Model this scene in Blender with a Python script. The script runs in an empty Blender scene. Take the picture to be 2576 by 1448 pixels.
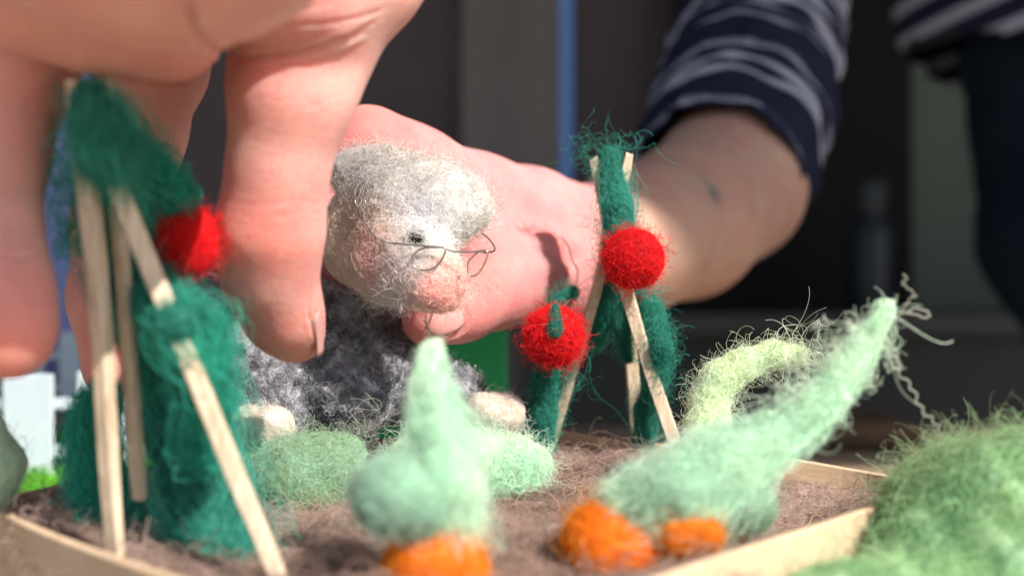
import bpy, math, random
import numpy as np
from mathutils import Vector

# ------------------------------------------------------------------ camera, light, exposure
SC = bpy.context.scene
C = SC.collection
F = 2760.0            # focal length in units of a 2576 px wide frame
CZ = 0.075            # camera height above the table
cam_d = bpy.data.cameras.new("camera"); cam = bpy.data.objects.new("camera", cam_d); C.objects.link(cam)
cam.location = (0, 0, CZ); cam.rotation_euler = (math.radians(90), 0, 0)
cam_d.sensor_width = 36; cam_d.lens = 36 * F / 2576
cam_d.clip_start = 0.005; cam_d.clip_end = 400
cam_d.dof.use_dof = True; cam_d.dof.focus_distance = 0.248; cam_d.dof.aperture_fstop = 9.0
SC.camera = cam
SUN = Vector((0.52, -0.50, 0.68)).normalized()
w = bpy.data.worlds.new("World"); SC.world = w; w.use_nodes = True
nt = w.node_tree; bg = nt.nodes["Background"]
sky = nt.nodes.new("ShaderNodeTexSky"); sky.sky_type = 'NISHITA'; sky.sun_disc = False
sky.sun_elevation = math.asin(SUN.z); sky.sun_rotation = math.atan2(SUN.x, SUN.y)
nt.links.new(sky.outputs[0], bg.inputs[0]); bg.inputs[1].default_value = 0.09
sl = bpy.data.lights.new("sun", 'SUN'); sl.energy = 4.3; sl.angle = math.radians(0.5); sl.color = (1.0, 0.95, 0.88)
so = bpy.data.objects.new("sun", sl); C.objects.link(so)
so.rotation_euler = (-SUN).to_track_quat('-Z', 'Y').to_euler()
SC.view_settings.view_transform = 'Standard'; SC.view_settings.look = 'None'
SC.view_settings.exposure = 0.92; SC.view_settings.gamma = 1; SC.view_settings.use_curve_mapping = False
SC.render.engine = 'CYCLES'
SC.cycles.use_denoising = True
SC.cycles.max_bounces = 8
SC.cycles_curves.shape = 'RIBBONS'; SC.cycles_curves.subdivisions = 2

R = np.random.default_rng(7)
def rs(n): global R; R = np.random.default_rng(n)

def P(u, v, d):
    return np.array([(u - 1288) / F * d, d, CZ - (v - 724) / F * d])

# ------------------------------------------------------------------ materials
def srgb(r, g, b):
    f = lambda c: c / 12.92 if c <= 0.04045 else ((c + 0.055) / 1.055) ** 2.4
    return (f(r / 255), f(g / 255), f(b / 255))
def N(t, k, **kw):
    n = t.nodes.new(k)
    for a, b in kw.items(): setattr(n, a, b)
    return n
def newmat(name):
    m = bpy.data.materials.new(name); m.use_nodes = True
    return m, m.node_tree, m.node_tree.nodes["Principled BSDF"]
def mix(t, fac, a, b, mode='MIX'):
    n = N(t, 'ShaderNodeMix', data_type='RGBA', blend_type=mode)
    for i, x in ((0, fac), (6, a), (7, b)):
        if hasattr(x, 'is_linked'): t.links.new(x, n.inputs[i])
        elif isinstance(x, tuple): n.inputs[i].default_value = (*x[:3], 1)
        else: n.inputs[i].default_value = x
    return n.outputs[2]
def noise(t, scale, detail=4, rough=.55, coord='Object', vec=None, dist=0):
    n = N(t, 'ShaderNodeTexNoise'); n.inputs['Scale'].default_value = scale; n.inputs['Detail'].default_value = detail
    n.inputs['Roughness'].default_value = rough; n.inputs['Distortion'].default_value = dist
    if vec is None:
        tc = N(t, 'ShaderNodeTexCoord'); vec = tc.outputs[coord]
    t.links.new(vec, n.inputs['Vector']); return n.outputs['Fac']
def ramp(t, fac, stops):
    n = N(t, 'ShaderNodeValToRGB'); t.links.new(fac, n.inputs[0])
    e = n.color_ramp.elements
    while len(e) < len(stops): e.new(.5)
    for i, (p, c) in enumerate(stops):
        e[i].position = p; e[i].color = (*c, 1) if isinstance(c, tuple) else (c, c, c, 1)
    return n.outputs[0]
def bump(t, b, h, strength, dist):
    n = N(t, 'ShaderNodeBump'); n.inputs['Strength'].default_value = strength; n.inputs['Distance'].default_value = dist
    t.links.new(h, n.inputs['Height']); t.links.new(n.outputs[0], b.inputs['Normal']); return n

def wool_fibre():
    m, t, b = newmat("wool_fibre")
    a = N(t, 'ShaderNodeAttribute', attribute_name='col')
    hi = N(t, 'ShaderNodeHairInfo')
    k = ramp(t, hi.outputs['Random'], [(0, .75), (.6, 1.0), (1, 1.3)])
    c = mix(t, 1.0, a.outputs['Color'], k, 'MULTIPLY')
    t.links.new(c, b.inputs['Base Color'])
    b.inputs['Roughness'].default_value = .45; b.inputs['Specular IOR Level'].default_value = .5
    tr = N(t, 'ShaderNodeBsdfTranslucent'); t.links.new(c, tr.inputs[0])
    mx = N(t, 'ShaderNodeMixShader'); mx.inputs[0].default_value = .5
    t.links.new(b.outputs[0], mx.inputs[1]); t.links.new(tr.outputs[0], mx.inputs[2])
    t.links.new(mx.outputs[0], t.nodes['Material Output'].inputs[0])
    return m
def wool_core():
    m, t, b = newmat("wool_core")
    a = N(t, 'ShaderNodeAttribute', attribute_name='col')
    n1 = noise(t, 1400, 6, .75, dist=1.5)
    n2 = noise(t, 260, 3, .6)
    k = ramp(t, n1, [(.3, .75), (.7, 1.15)])
    k2 = ramp(t, n2, [(.3, .8), (.7, 1.12)])
    c = mix(t, 1.0, mix(t, 1.0, a.outputs['Color'], k, 'MULTIPLY'), k2, 'MULTIPLY')
    t.links.new(c, b.inputs['Base Color']); b.inputs['Roughness'].default_value = .95
    b.inputs['Specular IOR Level'].default_value = .1
    b.inputs['Sheen Weight'].default_value = .3
    bump(t, b, n1, .8, .0006)
    return m
def skin_mat(name, scale):
    m, t, b = newmat(name)
    a = N(t, 'ShaderNodeAttribute', attribute_name='col')
    n1 = noise(t, 60, 4, .6); n2 = noise(t, 900, 3, .6)
    c = mix(t, 1.0, a.outputs['Color'], ramp(t, n1, [(.3, (.95, .76, .78)), (.7, (1.05, 1.08, 1.03))]), 'MULTIPLY')
    c = mix(t, 1.0, c, ramp(t, n2, [(.35, (.96, .93, .93)), (.65, (1.03, 1.03, 1.03))]), 'MULTIPLY')
    t.links.new(c, b.inputs['Base Color'])
    b.inputs['Roughness'].default_value = .5; b.inputs['Specular IOR Level'].default_value = .35
    b.inputs['Subsurface Weight'].default_value = 1.0
    b.inputs['Subsurface Radius'].default_value = (1.0, .28, .16); b.inputs['Subsurface Scale'].default_value = scale
    v = N(t, 'ShaderNodeTexVoronoi', feature='DISTANCE_TO_EDGE'); v.inputs['Scale'].default_value = 1500
    tc = N(t, 'ShaderNodeTexCoord'); t.links.new(tc.outputs['Object'], v.inputs['Vector'])
    ml = N(t, 'ShaderNodeMath', operation='MULTIPLY_ADD'); t.links.new(noise(t, 2500, 3, .6), ml.inputs[0]); ml.inputs[1].default_value = .5
    t.links.new(v.outputs['Distance'], ml.inputs[2])
    # friction ridges of the fingertips, where attribute 'ridge' is set
    r = N(t, 'ShaderNodeAttribute', attribute_name='ridge')
    wv = N(t, 'ShaderNodeTexWave', wave_type='RINGS', rings_direction='Y'); wv.inputs['Scale'].default_value = 620; wv.inputs['Distortion'].default_value = 2.0
    wv.inputs['Detail'].default_value = 1; wv.inputs['Detail Scale'].default_value = .4
    t.links.new(r.outputs['Vector'], wv.inputs['Vector'])
    m2 = N(t, 'ShaderNodeMath', operation='MULTIPLY_ADD'); t.links.new(wv.outputs['Fac'], m2.inputs[0]); t.links.new(r.outputs['Alpha'], m2.inputs[1])
    t.links.new(ml.outputs[0], m2.inputs[2])
    mp = N(t, 'ShaderNodeMapping'); mp.inputs['Scale'].default_value = (260, 260, 1100); t.links.new(tc.outputs['Object'], mp.inputs['Vector'])
    m3 = N(t, 'ShaderNodeMath', operation='MULTIPLY_ADD'); t.links.new(noise(t, 1, 4, .6, vec=mp.outputs[0], dist=.8), m3.inputs[0]); m3.inputs[1].default_value = .8
    t.links.new(m2.outputs[0], m3.inputs[2])
    bump(t, b, m3.outputs[0], .8, .00026)
    return m
def plain(name, col, rough=.6, spec=.4, nscale=40, nd=.12, metallic=0, bmp=0):
    m, t, b = newmat(name)
    n1 = noise(t, nscale, 5, .6)
    c = mix(t, 1.0, col, ramp(t, n1, [(.3, 1 - nd), (.7, 1 + nd)]), 'MULTIPLY')
    t.links.new(c, b.inputs['Base Color']); b.inputs['Roughness'].default_value = rough
    b.inputs['Specular IOR Level'].default_value = spec; b.inputs['Metallic'].default_value = metallic
    if bmp: bump(t, b, n1, .5, bmp)
    return m
def wood_mat(name, a_, b_, axis=2, scale=60, stretch=.06):
    m, t, b = newmat(name)
    tc = N(t, 'ShaderNodeTexCoord'); mp = N(t, 'ShaderNodeMapping')
    s = [1, 1, 1]; s[axis] = stretch; mp.inputs['Scale'].default_value = s
    t.links.new(tc.outputs['Object'], mp.inputs['Vector'])
    n1 = noise(t, scale * 16, 5, .65, vec=mp.outputs[0], dist=.6)
    n2 = noise(t, scale, 3, .5)
    c = mix(t, ramp(t, n1, [(.3, 0.), (.7, 1.)]), b_, a_)
    c = mix(t, 1.0, c, ramp(t, n2, [(.3, (.82, .8, .76)), (.65, (1.05, 1.04, 1.03))]), 'MULTIPLY')
    t.links.new(c, b.inputs['Base Color']); b.inputs['Roughness'].default_value = .7; b.inputs['Specular IOR Level'].default_value = .25
    bump(t, b, n1, .5, .00025)
    return m

M = dict(fib=wool_fibre(), core=wool_core(), skin=skin_mat("skin", .006), skin2=skin_mat("skin_soft", .005),
         stick=wood_mat("pale_stick_wood", (.82, .69, .52), (.46, .34, .23)),
         tray=wood_mat("thin_plywood", (.72, .54, .37), (.56, .40, .26), axis=0, scale=40, stretch=.12),
         wire=plain("steel_wire", (.42, .40, .37), .28, .5, 200, .1, 1.0),
         nail=None)
m, t, b = newmat("fingernail"); b.inputs['Base Color'].default_value = (.80, .50, .45, 1); b.inputs['Roughness'].default_value = .38; b.inputs['Specular IOR Level'].default_value = .3
b.inputs['Subsurface Weight'].default_value = .6; b.inputs['Subsurface Radius'].default_value = (1, .4, .3); b.inputs['Subsurface Scale'].default_value = .0015
t.links.new(ramp(t, noise(t, 300, 3), [(.3, (.60, .27, .25)), (.7, (.68, .34, .31))]), b.inputs['Base Color']); M['nail'] = m

# ------------------------------------------------------------------ object helpers
def link(o, parent=None):
    C.objects.link(o)
    if parent is not None: o.parent = parent
    return o
def tag(o, label=None, cat=None, group=None, kind=None):
    if label: o['label'] = label
    if cat: o['category'] = cat
    if group: o['group'] = group
    if kind: o['kind'] = kind
    return o
def thing(name, label, cat, loc, group=None):
    o = bpy.data.objects.new(name, None); C.objects.link(o); o.location = Vector(loc); o.empty_display_size = .01
    return tag(o, label, cat, group)
def orig(parent):
    return np.zeros(3) if parent is None else (np.array(parent.location) + (orig(parent.parent) if parent.parent else 0))
def mesh(name, V, Fc, mat, parent=None, col=None, smooth=True, ridge=None, org=None):
    """mesh object; V are world coordinates"""
    o0 = orig(parent); off = np.zeros(3)
    if parent is None and org is not None: off = np.array(org, float)
    me = bpy.data.meshes.new(name)
    V = np.asarray(V, float)
    L = V - o0 - off
    if isinstance(Fc, np.ndarray):
        nf, k = Fc.shape
        me.vertices.add(len(L)); me.vertices.foreach_set('co', L.astype(np.float32).ravel())
        me.loops.add(nf * k); me.loops.foreach_set('vertex_index', Fc.astype(np.int32).ravel())
        me.polygons.add(nf); me.polygons.foreach_set('loop_start', np.arange(0, nf * k, k, dtype=np.int32))
        me.update(calc_edges=True); me.validate()
    else:
        me.from_pydata([tuple(x) for x in L], [], Fc); me.update()
    if smooth: me.polygons.foreach_set('use_smooth', np.ones(len(me.polygons), bool))
    if col is not None:
        a = me.attributes.new('col', 'FLOAT_COLOR', 'POINT')
        cc = np.ones((len(L), 4), np.float32); cc[:, :3] = col; a.data.foreach_set('color', cc.ravel())
    if ridge is not None:
        a = me.attributes.new('ridge', 'FLOAT_COLOR', 'POINT'); a.data.foreach_set('color', ridge.astype(np.float32).ravel())
    me.materials.append(mat)
    o = bpy.data.objects.new(name, me); o.location = Vector(off)
    return link(o, parent)
def box(name, lo, hi, mat, parent=None, bev=0, org=None):
    lo, hi = np.array(lo, float), np.array(hi, float)
    V = np.array([[x, y, z] for x in (lo[0], hi[0]) for y in (lo[1], hi[1]) for z in (lo[2], hi[2])])
    Fc = [(0, 1, 3, 2), (4, 6, 7, 5), (0, 4, 5, 1), (2, 3, 7, 6), (0, 2, 6, 4), (1, 5, 7, 3)]
    if org is None and parent is None: org = (lo + hi) / 2 * [1, 1, 0] + [0, 0, lo[2]]
    o = mesh(name, V, Fc, mat, parent, smooth=False, org=org)
    if bev:
        md = o.modifiers.new('b', 'BEVEL'); md.width = bev; md.segments = 2
    return o

# ---- implicit surfaces
def chain(pts, k=None):
    """pts: (u, v, d, r_px); returns list of (a, b, ra, rb) in metres"""
    q = [(P(u, v, d), r * d / F) for u, v, d, r in pts]
    if len(q) == 1: return [(q[0][0], q[0][0] + 1e-6, q[0][1], q[0][1])]
    return [(q[i][0], q[i + 1][0], q[i][1], q[i + 1][1]) for i in range(len(q) - 1)]
def wchain(pts):
    q = [(np.array(p[:3], float), p[3]) for p in pts]
    return [(q[i][0], q[i + 1][0], q[i][1], q[i + 1][1]) for i in range(len(q) - 1)]
def implicit(groups, vox, k=.003, kin=.002):
    """groups: list of lists of segments. Smooth union (k between groups, kin inside). Returns verts, quads"""
    allp = [s for g in groups for s in g]
    lo = np.min([np.minimum(a - ra, b - rb) for a, b, ra, rb in allp], 0) - 4 * vox - k
    hi = np.max([np.maximum(a + ra, b + rb) for a, b, ra, rb in allp], 0) + 4 * vox + k
    n = np.ceil((hi - lo) / vox).astype(int) + 1
    big = max(.01, 3 * k, 6 * vox)
    G = np.full(n, big, np.float32)
    for g in groups:
        D = None
        glo = np.min([np.minimum(a - ra, b - rb) for a, b, ra, rb in g], 0) - big
        ghi = np.max([np.maximum(a + ra, b + rb) for a, b, ra, rb in g], 0) + big
        i0 = np.maximum(((glo - lo) / vox).astype(int), 0); i1 = np.minimum(((ghi - lo) / vox).astype(int) + 1, n)
        D = np.full(i1 - i0, big, np.float32)
        for a, b, ra, rb in g:
            slo = np.minimum(a - ra, b - rb) - big; shi = np.maximum(a + ra, b + rb) + big
            j0 = np.maximum(((slo - lo) / vox).astype(int), i0); j1 = np.minimum(((shi - lo) / vox).astype(int) + 1, i1)
            if np.any(j1 <= j0): continue
            ax = [(lo[c] + vox * np.arange(j0[c], j1[c])).astype(np.float32) for c in range(3)]
            ab = b - a; L2 = float(ab @ ab) + 1e-12
            X, Y, Z = ax[0][:, None, None] - a[0], ax[1][None, :, None] - a[1], ax[2][None, None, :] - a[2]
            tt = np.clip((X * ab[0] + Y * ab[1] + Z * ab[2]) / L2, 0, 1)
            dd = np.sqrt((X - tt * ab[0]) ** 2 + (Y - tt * ab[1]) ** 2 + (Z - tt * ab[2]) ** 2) - (ra + (rb - ra) * tt)
            s = tuple(slice(j0[c] - i0[c], j1[c] - i0[c]) for c in range(3))
            D[s] = smin(D[s], dd.astype(np.float32), kin)
        s = tuple(slice(i0[c], i1[c]) for c in range(3))
        G[s] = smin(G[s], D, k)
    return nets(G, lo, vox)
def smin(a, b, k):
    h = np.maximum(k - np.abs(a - b), 0) / k
    return np.minimum(a, b) - h * h * k * .25
def nets(G, lo, vox):
    S = G < 0
    n = G.shape
    acc = np.zeros((n[0] - 1, n[1] - 1, n[2] - 1, 3), np.float32); cnt = np.zeros(acc.shape[:3], np.float32)
    edges = []
    for ax in range(3):
        sl0 = [slice(None)] * 3; sl1 = [slice(None)] * 3; sl0[ax] = slice(0, -1); sl1[ax] = slice(1, None)
        c = S[tuple(sl0)] != S[tuple(sl1)]
        idx = np.argwhere(c)
        g0 = G[tuple(sl0)][c]; g1 = G[tuple(sl1)][c]
        tt = g0 / (g0 - g1)
        pos = idx.astype(np.float32); pos[:, ax] += tt
        o1, o2 = [(1, 2), (2, 0), (0, 1)][ax]
        for da in (0, 1):
            for db in (0, 1):
                ci = idx.copy(); ci[:, o1] -= da; ci[:, o2] -= db
                ok = np.all((ci >= 0) & (ci < np.array(acc.shape[:3])), 1)
                cc = ci[ok]
                np.add.at(acc, (cc[:, 0], cc[:, 1], cc[:, 2]), pos[ok]); np.add.at(cnt, (cc[:, 0], cc[:, 1], cc[:, 2]), 1)
        edges.append((ax, idx, g0 < 0, o1, o2))
    vi = np.full(cnt.shape, -1, np.int64); act = cnt > 0
    vi[act] = np.arange(act.sum())
    V = acc[act] / cnt[act][:, None] * vox + lo
    Q = []
    for ax, idx, ins, o1, o2 in edges:
        ok = (idx[:, o1] > 0) & (idx[:, o2] > 0) & (idx[:, o1] < vi.shape[o1]) & (idx[:, o2] < vi.shape[o2])
        idx = idx[ok]; ins = ins[ok]
        def at(a, b_):
            c = idx.copy(); c[:, o1] -= a; c[:, o2] -= b_; return vi[c[:, 0], c[:, 1], c[:, 2]]
        q = np.stack([at(0, 0), at(1, 0), at(1, 1), at(0, 1)], 1)
        q[~ins] = q[~ins][:, ::-1]
        Q.append(q)
    return V.astype(float), np.concatenate(Q)
def normals(V, Q):
    n = np.cross(V[Q[:, 2]] - V[Q[:, 0]], V[Q[:, 3]] - V[Q[:, 1]])
    A = np.zeros_like(V)
    for i in range(4): np.add.at(A, Q[:, i], n)
    A /= np.linalg.norm(A, axis=1)[:, None] + 1e-20
    return A
def relax(V, Q, it=2, f=.5):
    for _ in range(it):
        A = np.zeros_like(V); c = np.zeros(len(V))
        for i in range(4):
            j = (i + 1) % 4
            np.add.at(A, Q[:, i], V[Q[:, j]]); np.add.at(c, Q[:, i], 1)
            np.add.at(A, Q[:, j], V[Q[:, i]]); np.add.at(c, Q[:, j], 1)
        V = V + f * (A / c[:, None] - V)
    return V
def wob(V, wl, seed, n=14):
    r = np.random.default_rng(seed); out = np.zeros(len(V))
    for _ in range(n):
        k = r.normal(size=3); k /= np.linalg.norm(k); k *= 2 * math.pi / (wl * r.uniform(.6, 1.6))
        out += np.sin(V @ k + r.uniform(0, 6.28))
    return out / math.sqrt(n) 

# ---- wool fibres
def strands(name, Pt, RAD, col, parent, mat=None):
    """Pt (n,K,3) world coords"""
    n, K, _ = Pt.shape
    hc = bpy.data.hair_curves.new(name); hc.add_curves([K] * n)
    Pt = Pt - orig(parent)
    hc.attributes['position'].data.foreach_set('vector', Pt.astype(np.float32).ravel())
    ra = hc.attributes.get('radius') or hc.attributes.new('radius', 'FLOAT', 'POINT')
    RAD = np.broadcast_to(np.asarray(RAD, np.float32), (n, K)) if np.ndim(RAD) != 1 else np.repeat(RAD[:, None], K, 1)
    ra.data.foreach_set('value', np.ascontiguousarray(RAD, np.float32).ravel())
    ca = hc.attributes.new('col', 'FLOAT_COLOR', 'CURVE')
    cc = np.ones((n, 4), np.float32); cc[:, :3] = col; ca.data.foreach_set('color', cc.ravel())
    hc.materials.append(mat or M['fib'])
    return link(bpy.data.objects.new(name, hc), parent)
def fuzz(V, Nn, n, L=.006, K=9, lift=.0008, curl=.002, rad=.00004, flow=None, flowmix=.7, drop=.012, fly=.08, flyk=3., pick=None, Q=None):
    """random-walk fibres over a surface. returns (points, vertex index)"""
    if pick is None: i = R.integers(0, len(V), n)
    else: i = R.choice(len(V), n, p=pick / pick.sum())
    p = V[i]; nn = Nn[i]
    r = R.normal(size=(n, 3))
    if flow is not None:
        s = np.where(R.random(n) < .5, 1, -1)[:, None]
        r = r * (1 - flowmix) + flow[i] * flowmix * s * 1.6
    d = r - (r * nn).sum(1)[:, None] * nn; d /= np.linalg.norm(d, axis=1)[:, None] + 1e-9
    e = np.cross(nn, d)
    Ls = L * R.uniform(.45, 1.5, n); w0 = R.normal(size=n) / curl; w1 = R.normal(size=n) * 1.2 / curl; ph = R.uniform(0, 6.28, n)
    li = lift * R.uniform(.2, 1.6, n); f = R.random(n) < fly
    li = np.where(f, li * flyk, li)
    x = np.zeros(n); y = np.zeros(n); th = np.zeros(n); pts = np.zeros((n, K, 3))
    for k in range(K):
        tt = k / (K - 1)
        h = np.where(f, li * tt ** .8 * (1.1 + .5 * np.sin(ph + 5 * tt)), li * np.sin(math.pi * tt))
        dr = (x * x + y * y) / (2 * drop)
        pts[:, k] = p + x[:, None] * d + y[:, None] * e + (h - dr)[:, None] * nn + (-.00008) * nn
        st = Ls / (K - 1)
        th = th + st * (w0 + w1 * np.sin(ph + 7 * tt)) * (.45 if flow is not None else 1)
        x = x + st * np.cos(th); y = y + st * np.sin(th)
    return pts, i
def sdfg(p, segs):
    """smooth distance to the tapered segments and its gradient"""
    K_ = .0022; D = np.full(len(p), 1e3); G = np.zeros_like(p)
    for a, b, ra, rb in segs:
        ab = b - a; t_ = np.clip(((p - a) @ ab) / (ab @ ab + 1e-12), 0, 1)
        v = p - a - t_[:, None] * ab; l_ = np.linalg.norm(v, axis=1) + 1e-12
        d = l_ - (ra + (rb - ra) * t_); g = v / l_[:, None]
        w_ = np.clip(.5 + .5 * (D - d) / K_, 0, 1)
        G = g * w_[:, None] + G * (1 - w_)[:, None]; D = D * (1 - w_) + d * w_ - K_ * w_ * (1 - w_)
    G /= np.linalg.norm(G, axis=1)[:, None] + 1e-12
    return D, G
def fuzzs(V, Nn, segs, n, L=.006, K=9, lift=.0008, curl=.002, flow=None, flowmix=.7, fly=.08, flyk=3., pick=None):
    """fibres that creep over the surface, held to it, each arching out a little"""
    i = R.integers(0, len(V), n) if pick is None else R.choice(len(V), n, p=pick / pick.sum())
    p = V[i].copy(); h0, nn = sdfg(p, segs); h0 = h0 - .0001
    r = R.normal(size=(n, 3))
    if flow is not None: r = r * (1 - flowmix) + flow[i] * flowmix * np.where(R.random(n) < .5, 1, -1)[:, None] * 1.6
    h = r - (r * nn).sum(1)[:, None] * nn; h /= np.linalg.norm(h, axis=1)[:, None] + 1e-9
    st = L * R.uniform(.45, 1.5, n) / (K - 1); m_ = .45 if flow is not None else 1
    w0 = R.normal(size=n) / curl * m_; w1 = R.normal(size=n) * 1.2 / curl * m_; ph = R.uniform(0, 6.28, n)
    li = lift * R.uniform(.1, 1.6, n); f = R.random(n) < fly; li = np.where(f, li * flyk, li)
    pts = np.zeros((n, K, 3)); pts[:, 0] = p - nn * .0001
    for k in range(1, K):
        tt = k / (K - 1); th = (w0 + w1 * np.sin(ph + 7 * tt)) * st
        h = h * np.cos(th)[:, None] + np.cross(nn, h) * np.sin(th)[:, None]
        p = p + h * st[:, None]
        tgt = h0 + np.where(f, li * tt ** .8 * (1.1 + .5 * np.sin(ph + 5 * tt)), li * np.sin(math.pi * tt))
        d, nn = sdfg(p, segs); p = p - nn * (d - tgt)[:, None]
        h = h - (h * nn).sum(1)[:, None] * nn; h /= np.linalg.norm(h, axis=1)[:, None] + 1e-9
        pts[:, k] = p
    return pts, i
def along(V, segs):
    """flow direction from nearest segment"""
    best = np.full(len(V), 1e9); out = np.zeros_like(V)
    for a, b, ra, rb in segs:
        ab = b - a; t_ = np.clip(((V - a) @ ab) / (ab @ ab + 1e-12), 0, 1)
        dd = np.linalg.norm(V - a - t_[:, None] * ab, axis=1) - (ra + (rb - ra) * t_)
        m_ = dd < best; best[m_] = dd[m_]; out[m_] = ab / (np.linalg.norm(ab) + 1e-9)
    return out
def felt(name, segs, colf, parent, n, vox=.0008, bumpy=.0004, wl=.006, L=.006, lift=.0008, curl=.002, rad=.00004,
         flow=True, flowmix=.7, drop=.012, fly=.08, flyk=3., fibname='fibres', groups=None, k=.003, shrink=.93, seed=1, K=9, label=None):
    rs(seed)
    g = groups or [segs]
    g = [[(a, b, ra * shrink, rb * shrink) for a, b, ra, rb in s] for s in g]
    V, Q = implicit(g, vox, k=k, kin=k)
    Nn = normals(V, Q)
    V = V + Nn * (bumpy * wob(V, wl, seed))[:, None]
    V = relax(V, Q, 1, .4); Nn = normals(V, Q)
    col = colf(V) if callable(colf) else np.broadcast_to(np.array(colf), (len(V), 3))
    o = mesh(name, V, Q, M['core'], parent, col=col)
    fl = along(V, [s for gg in g for s in gg]) if flow else None
    n = int(n * 1.7); rad = rad * .68
    pts, i = fuzzs(V, Nn, [s for gg in g for s in gg], n, L=L, K=K, lift=lift, curl=curl, flow=fl, flowmix=flowmix, fly=fly, flyk=flyk)
    cc = col[i] * R.uniform(.85, 1.2, (n, 1))
    f = strands(fibname, pts, (rad * R.uniform(.6, 1.5, n)), cc, o)
    if label: o['label'] = label
    return o, V, Nn, col
def squiggle(path, n_turn, amp, K=60, seed=0):
    """wavy free yarn through way points (world), returns (1,K,3)"""
    r = np.random.default_rng(seed); path = np.array(path, float)
    s = np.linspace(0, len(path) - 1, K); i = np.minimum(s.astype(int), len(path) - 2); f = (s - i)[:, None]
    def cp(j): return path[np.clip(j, 0, len(path) - 1)]
    p0, p1, p2, p3 = cp(i - 1), cp(i), cp(i + 1), cp(i + 2)
    q = .5 * ((2 * p1) + (-p0 + p2) * f + (2 * p0 - 5 * p1 + 4 * p2 - p3) * f ** 2 + (-p0 + 3 * p1 - 3 * p2 + p3) * f ** 3)
    t_ = np.linspace(0, 1, K) * 6.28 * n_turn
    a = r.normal(size=3); bb = r.normal(size=3)
    return (q + amp * (np.sin(t_)[:, None] * a + np.cos(t_ * 1.13 + 1)[:, None] * bb))[None]
def tube(path, r, K=None, seg=8, closed=False):
    path = np.array(path, float); n = len(path)
    r = np.broadcast_to(r, n)
    T = np.gradient(path, axis=0)
    if closed: T = np.roll(path, -1, 0) - np.roll(path, 1, 0)
    T /= np.linalg.norm(T, axis=1)[:, None] + 1e-12
    up = np.array([.13, .2, .97]); V = []
    A = np.cross(T, up); A /= np.linalg.norm(A, axis=1)[:, None] + 1e-9; B = np.cross(T, A)
    for j in range(seg):
        a = 2 * math.pi * j / seg
        V.append(path + r[:, None] * (math.cos(a) * A + math.sin(a) * B))
    V = np.stack(V, 1).reshape(-1, 3)
    Q = []
    for i in range(n if closed else n - 1):
        for j in range(seg):
            a, b2 = i * seg + j, i * seg + (j + 1) % seg; i2 = (i + 1) % n
            Q.append((a, b2, i2 * seg + (j + 1) % seg, i2 * seg + j))
    if not closed:
        Q.append(tuple(range(seg))[::-1]); Q.append(tuple((n - 1) * seg + j for j in range(seg)))
    return V, Q
def spline(pts, n=12, closed=False):
    p = np.array(pts, float); m_ = len(p); out = []
    for i in range(m_ if closed else m_ - 1):
        g = (lambda j: p[j % m_]) if closed else (lambda j: p[min(max(j, 0), m_ - 1)])
        p0, p1, p2, p3 = g(i - 1), g(i), g(i + 1), g(i + 2)
        for t_ in np.arange(n) / n:
            out.append(.5 * ((2 * p1) + (-p0 + p2) * t_ + (2 * p0 - 5 * p1 + 4 * p2 - p3) * t_ ** 2 + (-p0 + 3 * p1 - 3 * p2 + p3) * t_ ** 3))
    if not closed: out.append(p[-1])
    return np.array(out)

# ------------------------------------------------------------------ the place
exec_order = []
paving = plain("paving", (.34, .31, .28), .9, .2, 2, .2)
g = box("ground", (-60, -60, -.78), (60, 60, -.76), paving); tag(g, kind='structure')
dark_wall = plain("dark_wall_paint", (.085, .066, .068), .8, .2, 1.5, .15)
brown_wall = plain("brown_wall_paint", (.19, .16, .145), .8, .2, 1.2, .12)
olive = plain("olive_panel_paint", (.10, .115, .09), .8, .2, 1.2, .12)
black = plain("black_matte", (.008, .007, .007), .8, .2, 3, .2)
w1 = box("wall_back", (-2.6, 2.2, -.76), (2.6, 2.3, 1.95), dark_wall); tag(w1, kind='structure')
w2 = box("shade_wall_left", (-2.7, .9, -.76), (-2.6, 2.3, 1.95), dark_wall); tag(w2, kind='structure')  # unseen side wall, added to darken the background
w3 = box("shade_wall_right", (2.6, .9, -.76), (2.7, 2.3, 1.95), black); tag(w3, kind='structure')  # unseen counterpart on the right, added to cut ambient light
rf = box("shade_roof", (-3.2, -.975, 1.95), (3.2, 2.4, 2.05), brown_wall); tag(rf, kind='structure')  # unseen slab added to keep the sun off background, sleeve and forearm
def panel(name, u0, u1, v0, v1, d, mat, label, cat, th=.03, **kw):
    a = P(u0, v1, d); b_ = P(u1, v0, d)
    o = box(name, (a[0], d, a[2]), (b_[0], d + th, b_[2]), mat, bev=.002, **kw); return tag(o, label, cat)
panel("wall_panel", 1162, 1408, -400, 1500, 2.15, brown_wall, "tall brown-grey panel left of the blue post", "panel")
panel("post", 1410, 1440, -400, 1500, 2.0, plain("blue_paint", (.13, .27, .62), .5, .4), "narrow vertical blue post behind the reaching hand", "post", th=.05)
panel("dark_sheet", 1700, 2292, -400, 1400, 2.1, black, "black sheet standing in for the dark interior behind the striped sleeve", "dark_sheet", th=.04)  # black sheet stands in for the unlit depth of the interior
panel("wall_panel", 2293, 2900, -400, 1500, 2.12, olive, "dull olive panel beside the standing leg", "panel")
cab = thing("cabinet", "long low dark cabinet along the back wall", "cabinet", (.6, 1.85, -.76))
a = P(1450, 790, 1.7)
box("body", (.02, 1.75, -.76), (1.25, 2.08, a[2] - .03), plain("dark_cabinet_paint", (.022, .023, .021), .6, .3, 3, .15), cab)
box("top", (.0, 1.7, a[2] - .0295), (1.27, 2.08, a[2]), plain("cabinet_top", (.035, .035, .032), .6, .4, 3, .15), cab)
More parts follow.
